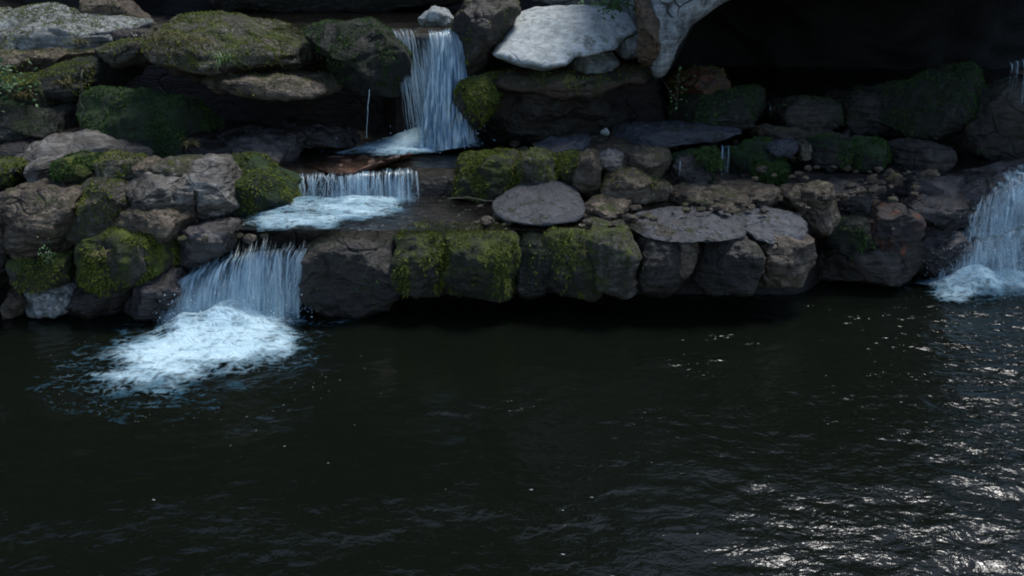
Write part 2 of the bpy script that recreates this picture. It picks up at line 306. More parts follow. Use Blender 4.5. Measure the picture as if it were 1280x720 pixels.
LB, LS, CL, RB, CV = 'stones stacked on the left bank', 'slabs above the left bank', 'blocks of the central ledge', 'rocks of the right bank', 'rocks along the cave mouth'
MR, WB = 'stones between the upper and middle pools', 'pale boulders right of the upper fall'
exec_rocks = [
# ---- far top left
('rock_slab', 'dark distant rock bank behind the upper stream', [(120,-40),(520,-40),(590,-10),(585,8),(520,14),(430,17),(330,20),(210,24),(150,22),(120,0)], 14.5, .9, 'darkgreen', LS, dict(p=4, sub=7, ctr=(330,-8))),
('boulder', 'brown mound rising behind the pale slab at the top left', [(66,14),(96,2),(122,-8),(145,-2),(170,13),(196,30),(150,34),(90,30)], 12.9, .5, 'brown', LS, dict(p=2.4)),
('rock_slab', 'long pale grey slab at the top left corner with moss along its foot', [(-60,36),(22,20),(52,9),(74,10),(96,19),(155,24),(200,33),(192,50),(150,60),(100,66),(40,64),(-60,66)], 11.9, .8, 'pale_moss', LS, dict(p=2.6, tilt=1.6, sub=7, fuzz=2500)),
('rock_slab', 'thin brown slab jutting out below the pale corner slab', [(-70,66),(20,62),(86,61),(126,54),(142,64),(120,78),(80,86),(40,98),(-70,102)], 10.9, .6, 'brown', LS, dict(p=3, tilt=.6, fuzz=1200, fz='fuzz')),
('rock_slab', 'sloping dark overhang with a yellow-green moss patch at its lip', [(20,108),(44,94),(72,84),(110,74),(130,70),(200,66),(214,76),(168,92),(142,106),(106,120),(60,130),(24,128)], 10.2, .6, 'darkgreen', LS, dict(p=2.8, tilt=.5, fuzz=2200)),
('rock_slab', 'great mossy slab with a rounded top left of the upper fall', [(148,58),(180,44),(208,31),(240,23),(268,22),(302,26),(345,37),(396,40),(432,46),(438,72),(424,100),(398,105),(336,92),(300,87),(220,80),(165,74)], 10.35, 1.3, 'greymoss', LS, dict(p=3, tilt=.5, sub=7, fuzz=6000)),
('rock_slab', 'lighter lower layer jutting out under the great mossy slab', [(192,72),(260,78),(330,83),(400,90),(436,94),(430,110),(396,113),(320,104),(230,94),(192,86)], 10.15, 1.1, 'brown', LS, dict(fit=False, p=4, sub=7, chisel=.5, fuzz=900)),
('rock_slab', 'mossy slab wedged between the pale corner slab and the great mossy slab', [(128,58),(160,50),(196,46),(214,58),(206,74),(170,80),(132,72)], 10.5, .7, 'greymoss', LS, dict(fit=False, p=4, chisel=.5, fuzz=900)),
('boulder', 'dark mossy boulder forming the left side of the upper fall', [(376,41),(402,31),(464,23),(482,36),(505,64),(509,98),(492,118),(470,112),(448,116),(424,104),(420,70)], 10.05, .6, 'darkgreen', LS, dict(p=3, fuzz=2500, fz='fuzzg')),
('boulder', 'broad green mossy boulder in the shaded hollow on the left', [(102,130),(125,124),(200,125),(236,130),(264,150),(258,172),(250,200),(180,200),(130,182),(102,172)], 9.4, .5, 'green', LB, dict(p=3, fuzz=4500, fz='fuzzg')),
('boulder', 'dark wet rock at the left edge below the leafy plant', [(-50,128),(30,130),(82,136),(84,162),(60,180),(-50,192)], 9.6, .5, 'darkgreen', LB, dict(p=3, fuzz=800, fz='fuzzg')),
('boulder', 'grassy brown hummock under the leafy plant at the left edge', [(-40,100),(20,96),(60,92),(104,100),(104,124),(60,132),(-40,132)], 9.9, .4, 'moss', LB, dict(p=2.5, fuzz=2500)),
# ---- left bank
('rock_slab', 'long thin slab with a domed top crowning the left bank', [(-50,203),(0,194),(40,186),(76,173),(100,169),(128,175),(158,188),(182,200),(150,206),(60,206),(-50,212)], 8.75, .45, 'grey', LB, dict(p=2.6, tilt=.8)),
('stone_block', 'mossy stone at the left edge just under the domed slab', [(-40,206),(10,203),(38,204),(40,228),(10,236),(-40,240)], 8.3, .3, 'moss', LB, dict(fuzz=900)),
('stone_block', 'small rounded grey stone beside the mossy edge stone', [(36,204),(52,199),(70,199),(74,216),(66,228),(42,230)], 8.25, .25, 'grey', LB, {}),
('stone_block', 'dark green mossy block under the middle of the domed slab', [(71,200),(92,196),(114,198),(118,222),(98,232),(74,228)], 8.2, .3, 'moss', LB, dict(fuzz=1500, fz='fuzzg')),
('stone_block', 'grey stone with moss streaks left of the small tilted stone', [(113,200),(140,195),(172,199),(175,214),(154,229),(118,228)], 8.2, .3, 'greymoss', LB, dict(fuzz=700)),
('stone_block', 'small tilted brown stone wedged in the upper row of the left bank', [(172,202),(186,199),(198,204),(201,220),(186,228),(173,218)], 8.2, .22, 'brown', LB, {}),
('stone_block', 'flat-topped greenish grey block above the step to the middle fall', [(199,203),(224,199),(248,201),(250,224),(230,232),(202,222)], 8.3, .3, 'greymoss', LB, dict(p=4)),
('stone_block', 'tall grey rounded block at the right end of the left bank', [(246,203),(262,199),(279,203),(291,226),(297,260),(286,272),(256,277),(247,240)], 8.15, .32, 'grey', LB, dict(p=3.2)),
('stone_block', 'narrow grey upright stone squeezed beside the tall rounded block', [(212,228),(232,224),(250,226),(251,276),(232,276),(214,252)], 8.05, .25, 'grey', LB, {}),
('boulder', 'light grey boulder with a worn top in the middle of the left bank', [(157,229),(186,221),(217,229),(231,250),(229,264),(196,266),(164,253)], 7.95, .32, 'grey', LB, dict(p=2.7)),
('boulder', 'grey boulder with a yellow moss patch on its left cheek', [(94,236),(113,229),(147,232),(168,254),(164,277),(140,290),(118,296),(96,290)], 7.85, .34, 'greymoss', LB, dict(p=3, fuzz=800)),
('stone_block', 'big square brown block with a crusted top on the left bank', [(14,240),(32,233),(62,229),(96,234),(99,290),(94,318),(60,328),(26,324),(17,262)], 7.8, .38, 'brown', LB, dict(p=4.5, sub=7)),
('stone_block', 'dark brown upright block cut by the left edge', [(-50,256),(-10,252),(17,252),(21,300),(27,346),(20,364),(-50,366)], 7.75, .35, 'dark', LB, dict(p=4)),
('boulder', 'tilted grey-brown stone overhanging a dark gap beside the stream', [(150,268),(166,257),(190,252),(231,266),(238,282),(220,302),(182,297),(146,292)], 7.8, .34, 'brown', LB, dict(p=2.7)),
('boulder', 'large mossy boulder low on the left bank above the lower fall', [(88,302),(130,291),(200,291),(219,318),(214,340),(150,356),(95,360)], 7.65, .36, 'moss', LB, dict(p=3, fuzz=3500)),
('stone_block', 'mossy block with a small green plant on the left bank', [(26,324),(60,317),(90,317),(95,356),(44,364),(27,350)], 7.65, .34, 'moss', LB, dict(fuzz=1800)),
('boulder', 'pale stone at the waterline of the left bank', [(36,361),(60,355),(86,355),(103,372),(82,388),(44,390)], 7.55, .25, 'pale_moss', LB, dict(p=2.6)),
('boulder', 'small brown stone at the waterline beside the pale stone', [(11,363),(24,360),(36,363),(40,388),(14,394)], 7.55, .22, 'brown', LB, {}),
('boulder', 'dark waterline rock in the shadow of the left bank', [(84,362),(120,352),(160,352),(176,380),(150,398),(100,396),(86,386)], 7.6, .25, 'dark', LB, {}),
('boulder', 'wet purple-grey rock at the left foot of the lower fall', [(150,354),(188,343),(218,333),(240,342),(226,372),(206,396),(166,396)], 7.6, .3, 'wet', LB, dict(p=2.6)),
('boulder', 'dark boulder with a green mossy cap left of the middle fall', [(279,205),(298,200),(316,203),(347,221),(368,234),(368,256),(330,272),(296,266),(286,230)], 8.55, .4, 'green', LB, dict(fuzz=2500)),
('flat_stone', 'reddish brown lip rock above the low middle fall', [(326,212),(350,204),(420,201),(500,202),(552,207),(548,214),(470,213),(400,216),(340,222)], 9.12, .28, 'redlip', LB, dict(fit=False, p=2.6, tilt=2.0, sub=7)),
('boulder', 'low wet rock beside the chute into the lower fall', [(218,306),(236,285),(262,276),(292,281),(290,300),(262,322),(240,336),(224,330)], 7.85, .3, 'wet', LB, dict(p=2.6)),
('flat_stone', 'dark wet rock spread below the overhang left of the upper fall', [(236,182),(270,166),(330,163),(376,174),(424,188),(404,202),(330,208),(256,206)], 9.35, .4, 'wet', LB, dict(p=2.5, tilt=.8, sub=7)),
('flat_stone', 'low dark stone at the back of the hollow below the great mossy slab', [(300,160),(350,150),(420,158),(452,176),(420,186),(330,180)], 10.0, .35, 'wet', LB, dict(p=2.5)),
# ---- upper fall, right side
('boulder', 'small pale rounded boulder in the stream atop the upper fall', [(523,23),(533,13),(543,7),(554,10),(563,19),(567,27),(556,34),(530,32)], 10.75, .22, 'pale', None, dict(p=2.3, strata=.3)),
('boulder', 'dark rounded boulder leaning over the right of the upper fall', [(566,52),(572,24),(584,6),(602,-14),(650,-16),(646,18),(632,48),(614,66),(598,94),(578,100)], 10.3, .55, 'dark', WB, dict(p=2.6, fuzz=500)),
('boulder', 'great smooth pale boulder right of the upper fall', [(611,68),(631,48),(642,22),(670,14),(715,8),(745,8),(783,21),(793,36),(776,46),(766,60),(714,64),(704,78),(682,84),(650,82)], 10.4, .55, 'pale', WB, dict(p=6, sub=7, strata=.35, amp=.4, ctr=(700,45), smooth=.8, tilt=1.3, chisel=.3)),
('rock_slab', 'pale block with its foot in view behind the great pale boulder, added for the pool reflection', [(640,-170),(740,-190),(870,-170),(876,4),(800,7),(720,4),(650,7)], 12.6, .8, 'pale', WB, dict(fit=False, p=6, sub=7, smooth=1, chisel=.4)),  # upper part is added out of view to give the pool a pale reflection
('boulder', 'pale angular stone under the great pale boulder', [(701,82),(714,68),(740,65),(766,63),(773,80),(766,96),(734,99),(706,92)], 10.25, .35, 'pale', WB, dict(p=3, strata=.5, smooth=3)),
('boulder', 'small pale corner stone beside the brown rock pillar', [(767,61),(780,44),(800,38),(803,62),(800,72),(780,72)], 10.3, .3, 'pale', WB, dict(strata=.4, smooth=3)),
('rock_slab', 'dark undercut mass with a mossy left nose beneath the pale boulders', [(565,124),(578,101),(602,92),(640,93),(690,92),(740,98),(800,94),(840,104),(838,140),(800,168),(700,178),(600,176),(574,160)], 10.25, .6, 'dark', WB, dict(p=3, sub=7, tilt=-.6)),
('rock_slab', 'rusty brown ledge under the pale stones', [(600,96),(625,87),(660,86),(705,92),(740,99),(800,80),(836,92),(834,116),(780,118),(700,124),(640,112),(606,108)], 9.95, .5, 'rustdark', WB, dict(p=2.6, sub=6, fuzz=900, chisel=.3)),
('boulder', 'green and yellow mossy nose of rock beside the upper fall', [(566,124),(578,102),(598,92),(618,98),(628,112),(612,140),(590,166),(574,156)], 9.85, .35, 'moss', WB, dict(p=2.5, fuzz=2600)),
('rock_pillar', 'brown stained rock pillar between the pale boulder and the arch', [(794,-30),(824,-30),(822,40),(826,90),(832,112),(806,112),(800,80),(796,30)], 9.62, .3, 'pillar', WB, dict(p=2.6)),
# ---- cave
('rock_arch', 'pale rock arch curving over the black cave mouth', [(790,-230),(1480,-230),(1480,-60),(1300,-46),(1120,-40),(1010,-26),(945,-4),(904,11),(866,32),(844,66),(830,98),(818,100),(812,60),(806,0)], 10.6, 1.1, 'palecrack', CV, dict(fit=False, front=.85, p=9, sub=7, ctr=(850,-90), smooth=1, amp=.5, strata=.4, chisel=0)),
('boulder', 'rusty orange rock under the foot of the arch', [(830,112),(850,96),(880,88),(916,86),(922,106),(890,126),(846,132)], 10.5, .4, 'rust', CV, dict(p=2.6, fuzz=400)),
('boulder', 'dark green rock below the rusty rock at the cave mouth', [(832,134),(860,122),(900,116),(962,114),(968,152),(920,164),(840,166)], 10.2, .45, 'darkgreen', CV, dict(fuzz=1500, fz='fuzzg')),
('boulder', 'low dark stone in the middle of the cave mouth', [(966,130),(1000,122),(1040,128),(1046,166),(970,170)], 10.4, .4, 'dark', CV, dict(fuzz=300, fz='fuzzg')),
('boulder', 'dark stone left of the big sloping cave boulder', [(1036,120),(1080,112),(1110,120),(1112,168),(1040,172)], 10.6, .4, 'dark', CV, dict(fuzz=300, fz='fuzzg')),
('boulder', 'big sloping mossy boulder at the right of the cave mouth', [(1092,116),(1145,102),(1200,90),(1240,86),(1262,98),(1230,128),(1190,158),(1140,172),(1096,166)], 10.3, .55, 'darkgreen', CV, dict(p=2.6, sub=7, fuzz=2500, fz='fuzzg')),
('boulder', 'dark wet boulder beside the right edge above the right fall', [(1180,166),(1212,132),(1262,102),(1340,100),(1340,210),(1250,206),(1190,196)], 9.9, .5, 'dark', CV, dict(fuzz=500, fz='fuzzg')),
# ---- middle row
('flat_stone', 'long pale flat stone behind the middle row', [(746,180),(756,166),(784,158),(838,157),(920,158),(924,166),(846,174),(800,184)], 9.7, .4, 'bluegrey', MR, dict(p=2.5, tilt=1.5)),
('flat_stone', 'grey flat stone at the upper stream below the dark undercut', [(670,184),(690,176),(714,174),(752,172),(760,186),(720,192),(684,193)], 9.4, .3, 'bluegrey', MR, dict(p=2.5, tilt=1)),
('pebble', 'tiny white pebble on the end of the long pale flat stone', [(751,164),(757,160),(763,164),(760,169),(752,169)], 9.55, .05, 'pale', MR, dict(p=2.1, sub=4)),
('stone_block', 'square block with bright moss on its face right of the middle fall', [(566,208),(590,197),(640,196),(650,210),(640,250),(590,252),(568,238)], 8.9, .3, 'moss', MR, dict(p=4, fuzz=2500)),
('boulder', 'round brown boulder with a mossy cheek beside the bright moss block', [(647,203),(656,192),(672,188),(694,196),(700,226),(680,236),(654,236)], 8.85, .28, 'greymoss', MR, dict(p=2.5, fuzz=700)),
('stone_block', 'pitted mossy stone in the centre of the middle row', [(692,198),(712,193),(730,195),(732,226),(714,236),(696,230)], 8.9, .25, 'moss', MR, dict(fuzz=900)),
('stone_block', 'upright brown stone standing in the middle row', [(727,196),(738,190),(750,195),(748,238),(734,254),(714,238)], 8.75, .22, 'brown', MR, dict(p=2.8)),
('boulder', 'small grey-brown stone on top of the middle row', [(746,196),(762,190),(778,193),(785,208),(768,216),(748,214)], 8.95, .22, 'grey', MR, dict(p=2.6)),
('boulder', 'lumpy tan boulder at the right of the middle row', [(778,201),(794,190),(812,186),(834,190),(836,210),(812,220),(786,220)], 9.0, .28, 'brown', MR, dict(p=2.6)),
('boulder', 'low brown rock at the foot of the middle row', [(742,216),(770,211),(806,217),(834,232),(836,246),(790,252),(744,250)], 8.75, .3, 'brown', MR, dict(p=2.6, fuzz=500)),
('flat_stone', 'domed blue-grey stone in the middle pool', [(620,258),(634,246),(654,234),(674,230),(700,232),(720,242),(730,260),(722,270),(670,276),(632,270)], 8.25, .42, 'bluegrey', MR, dict(p=2.3, tilt=1.6, strata=.7, amp=.5, chisel=.2)),
('flat_stone', 'flat pinkish brown stone beside the domed blue-grey stone', [(728,260),(752,249),(784,251),(806,258),(786,270),(742,272)], 8.3, .3, 'brown', MR, dict(p=2.4, tilt=1)),
('boulder', 'dark wet stone beside the little cascade', [(830,214),(850,196),(878,188),(892,206),(880,232),(846,240)], 9.1, .28, 'wet', MR, dict(fuzz=500, fz='fuzzg')),
('moss_cushion', 'green moss clump left of the little cascade', [(866,196),(878,186),(894,186),(900,206),(884,214),(868,210)], 8.95, .15, 'green', MR, dict(p=2.2, fuzz=1200, fz='fuzzg')),
# ---- right second tier
('flat_stone', 'long brown ledge stone below the cave mouth', [(926,176),(950,166),(978,163),(1040,168),(1080,174),(1120,180),(1100,190),(1000,190),(940,188)], 9.8, .35, 'brown', RB, dict(p=2.6, tilt=.8, sub=7)),
('boulder', 'green mossy mound right of the little cascade', [(920,192),(938,180),(962,180),(976,196),(974,218),(940,222),(922,214)], 9.3, .28, 'green', RB, dict(p=2.5, fuzz=1800, fz='fuzzg')),
('boulder', 'pale stone sitting on the ledge below the cave', [(960,182),(974,177),(992,177),(998,188),(986,196),(966,194)], 9.2, .15, 'bluegrey', RB, dict(p=2.7, strata=.5)),
('boulder', 'small upright tan stone beside the pale ledge stone', [(999,180),(1006,175),(1012,180),(1013,196),(1002,200)], 9.2, .1, 'greymoss', RB, dict(sub=5)),
('stone_block', 'dark mossy block right of the small upright stone', [(1012,180),(1034,175),(1058,178),(1060,206),(1036,214),(1014,208)], 9.3, .3, 'darkgreen', RB, dict(fuzz=700, fz='fuzzg')),
('boulder', 'rounded boulder with bright green moss under the cave boulder', [(1054,184),(1076,176),(1104,179),(1112,200),(1088,212),(1060,210)], 9.25, .28, 'green', RB, dict(p=2.5, fuzz=1800, fz='fuzzg')),
('boulder', 'dark low rock at the right end of the second tier', [(1106,186),(1140,176),(1184,186),(1196,212),(1150,222),(1110,216)], 9.3, .32, 'dark', RB, dict(p=2.6)),
('moss_cushion', 'bright green moss cushion on the right bank', [(946,212),(958,204),(976,206),(986,214),(982,228),(960,230),(948,224)], 8.95, .14, 'green', RB, dict(p=2.2, fuzz=2200, fz='fuzzg')),
('flat_stone', 'broad brown flat stone behind the grey ledge slabs', [(842,250),(862,238),(900,233),(950,232),(970,246),(950,262),(898,268),(850,264)], 8.6, .35, 'brown', RB, dict(p=2.6, tilt=1)),
('boulder', 'squat tan stone left of the tall tan rock', [(976,242),(992,234),(1016,234),(1022,250),(1006,262),(982,260)], 8.6, .22, 'brown', RB, {}),
('boulder', 'tall tan rock rising at the end of the grey slabs', [(1006,242),(1018,233),(1034,232),(1040,268),(1032,292),(1012,300),(1002,280)], 8.35, .24, 'brown', RB, dict(p=2.7)),
('boulder', 'dark arched rock behind the tall tan rock', [(1030,238),(1050,228),(1082,232),(1098,250),(1090,272),(1044,274)], 8.7, .28, 'wet', RB, dict(p=2.5)),
('boulder', 'dark green rock under the wet shelf right of the tall tan rock', [(1030,278),(1056,268),(1086,272),(1094,300),(1070,314),(1022,312)], 8.4, .26, 'darkgreen', RB, dict(fuzz=800, fz='fuzzg')),
('boulder', 'dark rock with a bright orange stained face near the right fall', [(1080,264),(1098,254),(1120,258),(1138,274),(1148,300),(1128,318),(1094,314),(1084,294)], 8.4, .28, 'orange', RB, dict(p=2.7)),
('rock_slab', 'layered wet rock between the orange stone and the right fall', [(1132,252),(1150,241),(1186,242),(1214,250),(1210,276),(1170,284),(1140,276)], 8.75, .35, 'wet', RB, dict(p=3, strata=1.8)),
('rock_slab', 'wet shelf at the back of the right bank', [(1096,222),(1130,212),(1200,216),(1240,232),(1200,246),(1120,244)], 9.0, .35, 'wet', RB, dict(p=2.6, tilt=.6)),
('boulder', 'very dark rock at the waterline under the orange stone', [(1018,318),(1060,308),(1110,310),(1152,306),(1160,340),(1110,354),(1036,350)], 8.35, .3, 'dark', RB, dict(p=3)),
('boulder', 'glistening dark rock at the waterline left of the right fall', [(1144,300),(1160,286),(1196,286),(1206,320),(1186,348),(1152,344)], 8.55, .26, 'wet', RB, {}),
('boulder', 'dark rock buried behind the splashing right fall', [(1180,250),(1220,226),(1280,206),(1370,200),(1370,330),(1280,345),(1200,335)], 8.95, .35, 'wet', RB, dict(p=2.6, sub=7)),
# ---- central ledge
('rock_slab', 'flat brown shelf behind the stones of the middle row', [(640,192),(700,183),(840,173),(935,168),(945,184),(850,198),(700,202)], 9.45, .5, 'brown', MR, dict(p=6, sub=7, tilt=1.5, ctr=(790,186))),
('ledge_block', 'dark damp block at the left end of the central ledge', [(388,312),(410,298),(450,294),(500,294),(504,350),(490,384),(420,388),(392,372)], 7.70, .36, 'dark', CL, dict(p=6, sub=7, fuzz=300, fz='fuzzg')),
('ledge_block', 'ledge block with bright yellow-green moss facing the pool', [(494,297),(520,292),(556,292),(559,340),(552,366),(524,370),(498,360)], 7.68, .34, 'moss', CL, dict(p=7, fuzz=3500)),
('ledge_block', 'wide ledge block with moss streaks hanging down its face', [(556,294),(600,290),(642,290),(646,330),(642,364),(600,368),(558,366)], 7.66, .36, 'moss', CL, dict(p=7, sub=7, fuzz=3000)),
('ledge_block', 'recessed dark block filling the shaded gap in the middle of the central ledge', [(638,293),(670,289),(690,290),(692,350),(680,366),(644,364)], 7.76, .34, 'darkgreen', CL, dict(p=6, fuzz=400)),  # dark block stands in for the shaded gap between its neighbours
('ledge_block', 'ledge block with a mossy ridge right of the recessed dark block', [(672,296),(690,288),(728,286),(742,300),(748,362),(700,366),(676,352)], 7.7, .36, 'moss', CL, dict(p=7, fuzz=1800)),
('ledge_block', 'grey ledge block with a broken corner in the centre of the ledge', [(724,292),(740,285),(784,286),(794,310),(797,356),(760,364),(738,358)], 7.66, .36, 'greymoss', CL, dict(p=5)),
('ledge_block', 'dark ledge block under the left end of the pale grey slab', [(788,290),(820,284),(862,286),(864,330),(850,356),(800,354)], 7.72, .34, 'dark', CL, dict(p=7, fuzz=200, fz='fuzzg')),
('ledge_block', 'tapering tan wedge of rock hanging under the pale grey slab', [(848,304),(860,299),(872,304),(870,322),(857,352),(843,352),(848,322)], 7.5, .12, 'brown', CL, dict(p=2.6)),
('ledge_block', 'dark ledge block right of the tan wedge', [(866,292),(900,288),(942,294),(946,330),(930,356),(880,358),(868,340)], 7.72, .34, 'dark', CL, dict(p=5)),
('ledge_block', 'dark brown ledge block at the right end of the central ledge', [(930,298),(960,292),(1008,292),(1014,330),(990,346),(944,350)], 7.82, .36, 'brown', CL, dict(p=5)),
('rock_slab', 'pale grey slab capping the central ledge', [(784,284),(800,274),(850,267),(904,268),(932,282),(948,296),(936,304),(862,292),(800,294)], 7.8, .36, 'bluegrey', CL, dict(p=2.8, tilt=1.6, strata=.6, amp=1.0, chisel=.6)),
('rock_slab', 'blue-grey slab at the right end of the central ledge', [(916,272),(936,263),(958,261),(1002,276),(1008,294),(972,304),(940,294)], 8.0, .34, 'bluegrey', CL, dict(p=2.8, tilt=1.2, strata=.6, amp=1.0, chisel=.6)),
]
for nm, lab, poly, Y, T, mt, gr, kw in exec_rocks:
    cat = {'boulder': 'boulder', 'rock_slab': 'rock slab', 'stone_block': 'stone block', 'flat_stone': 'flat stone', 'ledge_block': 'ledge block',
           'moss_cushion': 'moss', 'rock_arch': 'rock arch', 'rock_pillar': 'rock pillar', 'pebble': 'pebble'}[nm]
    rock(nm, lab, poly, Y, T, mt, gr, cat=cat, **kw)

def rubble(regions):
    VV, FF, k0 = [], [], 0; D, TR = ico(3)
    for (x0, x1, y0, y1, zz, n) in regions:
        for k in range(n):
            c = on(rng.uniform(x0, x1), rng.uniform(y0, y1), zz); r = rng.uniform(.02, .07) * rng.uniform(.6, 1.3)
            q = D * np.array([1, rng.uniform(.6, 1), rng.uniform(.4, .75)]) * r
            for _ in range(8):
                nn = rng.normal(size=3); nn /= np.linalg.norm(nn); dd = q @ nn; q = q - nn * (np.maximum(dd - np.quantile(dd, .85), 0) * .9)[:, None]
            q = q + .12 * r * fbm(q / r * 1.5 + rng.uniform(0, 50, 3), 3)[:, None]
            VV.append(q + c); FF.append(TR + k0); k0 += len(D)
    return tag(mesh('rubble', np.concatenate(VV), np.concatenate(FF), M['brown']), 'small broken stones strewn between the ledge rocks', kind='stuff')
rubble([(836,1010,228,264,.86,70), (600,830,246,284,.80,50), (1000,1150,222,250,.95,40), (640,940,176,190,1.12,40), (225,330,278,300,.72,30), (930,1180,196,224,1.05,45)])
# ------------------------------------------------------------------ ground
def axis(segs):
    return np.unique(np.concatenate([np.linspace(a, b, n) for a, b, n in segs]).round(5))
xs = axis([(-70, -12, 24), (-12, -6.5, 30), (-6.5, 7.5, 300), (7.5, 14, 30), (14, 70, 24)])
ys = axis([(-60, -6, 24), (-6, 6.5, 40), (6.5, 12.5, 200), (12.5, 20, 60), (20, 90, 20)])
X, Yg = np.meshgrid(xs, ys); P2 = np.stack([X.ravel(), Yg.ravel(), 0 * X.ravel()], 1); x, y = P2[:, 0], P2[:, 1]
wob = .18 * fbm(P2 * .9, 3)
Yl = 7.95 + .75 * sstep(2.7, 3.6, x) + .15 * sstep(-2.4, -3.0, x) + wob * .5
z = -1.0 + 1.66 * sstep(0, .22, y - Yl)
z = z + .32 * sstep(0, .10, y - 8.92 - wob * .5)
left = sstep(-2.2, -3.0, x)
z = z + left * .35 * sstep(8.2, 9.4, y) * (1 - sstep(10.2, 10.7, y))
cave = sstep(1.55, 2.0, x)
z = z + (1 - cave) * 1.22 * sstep(0, .3, y - 10.45 - 1.1 * sstep(-1.35, -1.7, x) - wob * .4) + cave * .35 * sstep(10.2, 11.5, y)
z = z + 9 * sstep(-7.5, -16, x) * sstep(5, 9, y) + 1.4 * sstep(-10, -13, x) + 1.4 * sstep(11, 14, x) + 1.6 * sstep(-3.5, -8, y)
z += .05 * fbm(P2 * 3.1, 4) + .02 * fbm(P2 * 11, 3)
tag(mesh('stream_bed', np.stack([x, y, z], 1), grid_faces(len(xs), len(ys)), M['rustbed']), 'dark reddish brown rock bed under the stepped stream', kind='structure')

# cliff at the back: a thick rock wall, the cave is a hollow in it
def cliff():
    xs = np.linspace(-26, 26, 260); zs = np.linspace(-.5, 16, 90); X, Z = np.meshgrid(xs, zs); x, zz = X.ravel(), Z.ravel()
    P = np.stack([x, 0 * x, zz], 1)
    h = 15 - 9.6 * sstep(.8, 5.5, x) + 1.6 * fbm(P * .25, 3)
    zz2 = np.where(zz > 0, zz / 16 * h, zz)
    y = 15.6 + .9 * fbm(P * .35 + 3, 4) + .3 * fbm(P * 1.5, 4) + .18 * zz2
    y = y - 3.2 * sstep(-7, -16, x) - 2.4 * sstep(9, 18, x)
    y[zz > 15.7] += 10
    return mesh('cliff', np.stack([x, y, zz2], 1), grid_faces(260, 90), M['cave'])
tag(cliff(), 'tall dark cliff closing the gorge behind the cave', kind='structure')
# cave ceiling, runs from the arch back to the cliff; near-black colour adds to its shade
xs = np.linspace(1.6, 9, 120); ys = np.linspace(9.9, 16.5, 80); X, Yg = np.meshgrid(xs, ys); P = np.stack([X.ravel(), Yg.ravel(), 0 * X.ravel()], 1)
zc = 3.05 - 1.3 * sstep(2.5, 1.7, P[:, 0]) * sstep(9.9, 10.6, P[:, 1]) + .12 * fbm(P * 1.2, 4)
lo = np.stack([P[:, 0], P[:, 1], zc], 1); hi = np.stack([P[:, 0], P[:, 1], zc * 0 + 3.75 + .1 * fbm(P, 3)], 1)
ff = grid_faces(120, 80)
tag(mesh('cave_roof', np.concatenate([lo, hi]), np.concatenate([ff[:, ::-1], ff + len(lo)]), M['cave']), 'rock roof of the cave behind the pale arch, coloured black for shade', kind='structure')

# ------------------------------------------------------------------ water surfaces
def surface(name, label, x0, x1, y0, y1, z, n, mat, amp=0.01, fr=3.0, poly=None):
    nx, ny = n; X, Yy = np.meshgrid(np.linspace(x0, x1, nx), np.linspace(y0, y1, ny)); x, y = X.ravel(), Yy.ravel()
    P = np.stack([x, y * 1.5, 0 * x], 1)
    hgt = amp * (fbm(P * fr, 3) + .5 * fbm(P * fr * 2.7 + 4, 2))
    return tag(mesh(name, np.stack([x, y, z + hgt], 1), grid_faces(nx, ny), mat), label, kind='structure')
def pool():
    xs = axis([(-40, -6, 12), (-6, 6.5, 420), (6.5, 40, 12)]); ys = axis([(-30, 3.2, 20), (3.2, 9.6, 330)])
    X, Yy = np.meshgrid(xs, ys); x, y = X.ravel(), Yy.ravel(); P = np.stack([x, y, 0 * x], 1)
    pat = fbm(P * np.array([.9, 1.3, 1]) + 20, 3)
    k = .29 + .16 * sstep(-.5, 1.5, x) + .36 * sstep(.05, .5, pat) + .62 * sstep(-.1, 1.9, x - 1.25 - .72 * (y - 4.1) + .8 * pat) * sstep(-1, .5, x) + .42 * np.exp(-((x - 4.1) ** 2 / 1.6 + (y - 7.2) ** 2 / 2.2))
    k = np.clip(k + .5 * np.exp(-((x + 2.7) ** 2 + (y - 6.6) ** 2) / 1.0), 0, 1.15)
    Q = P * np.array([1.0, 1.5, 1.0]) + .25 * np.stack([fbm(P * 1.3, 2), fbm(P * 1.3 + 7, 2), 0 * x], 1)
    h = .020 * fbm(Q * 1.5, 2) + .014 * fbm(Q * 4.0 + 3, 2) + .006 * fbm(Q * 10, 2)
    return mesh('pool_water', np.stack([x, y, h * k], 1), grid_faces(len(xs), len(ys)), M['pool'], dens=np.clip(k, 0, 1))
tag(pool(), 'dark rippled water of the plunge pool', kind='structure')
surface('middle_pool_water', 'shallow brown water of the middle pool', -2.75, 1.6, 7.62, 9.05, .775, (260, 90), M['shallow'], .006, 5)
surface('upper_pool_water', 'dark water of the upper pool below the tall fall', -2.6, 1.2, 8.93, 10.5, 1.055, (240, 90), M['shallow'], .006, 5)
surface('top_stream_water', 'dark stream water above the upper fall', -4.0, .2, 10.4, 15.2, 2.335, (160, 120), M['shallow'], .006, 4)
surface('right_bank_water', 'thin water film on the right bank shelf', 2.2, 7, 8.95, 10.2, 1.0, (120, 60), M['shallow'], .006, 4)

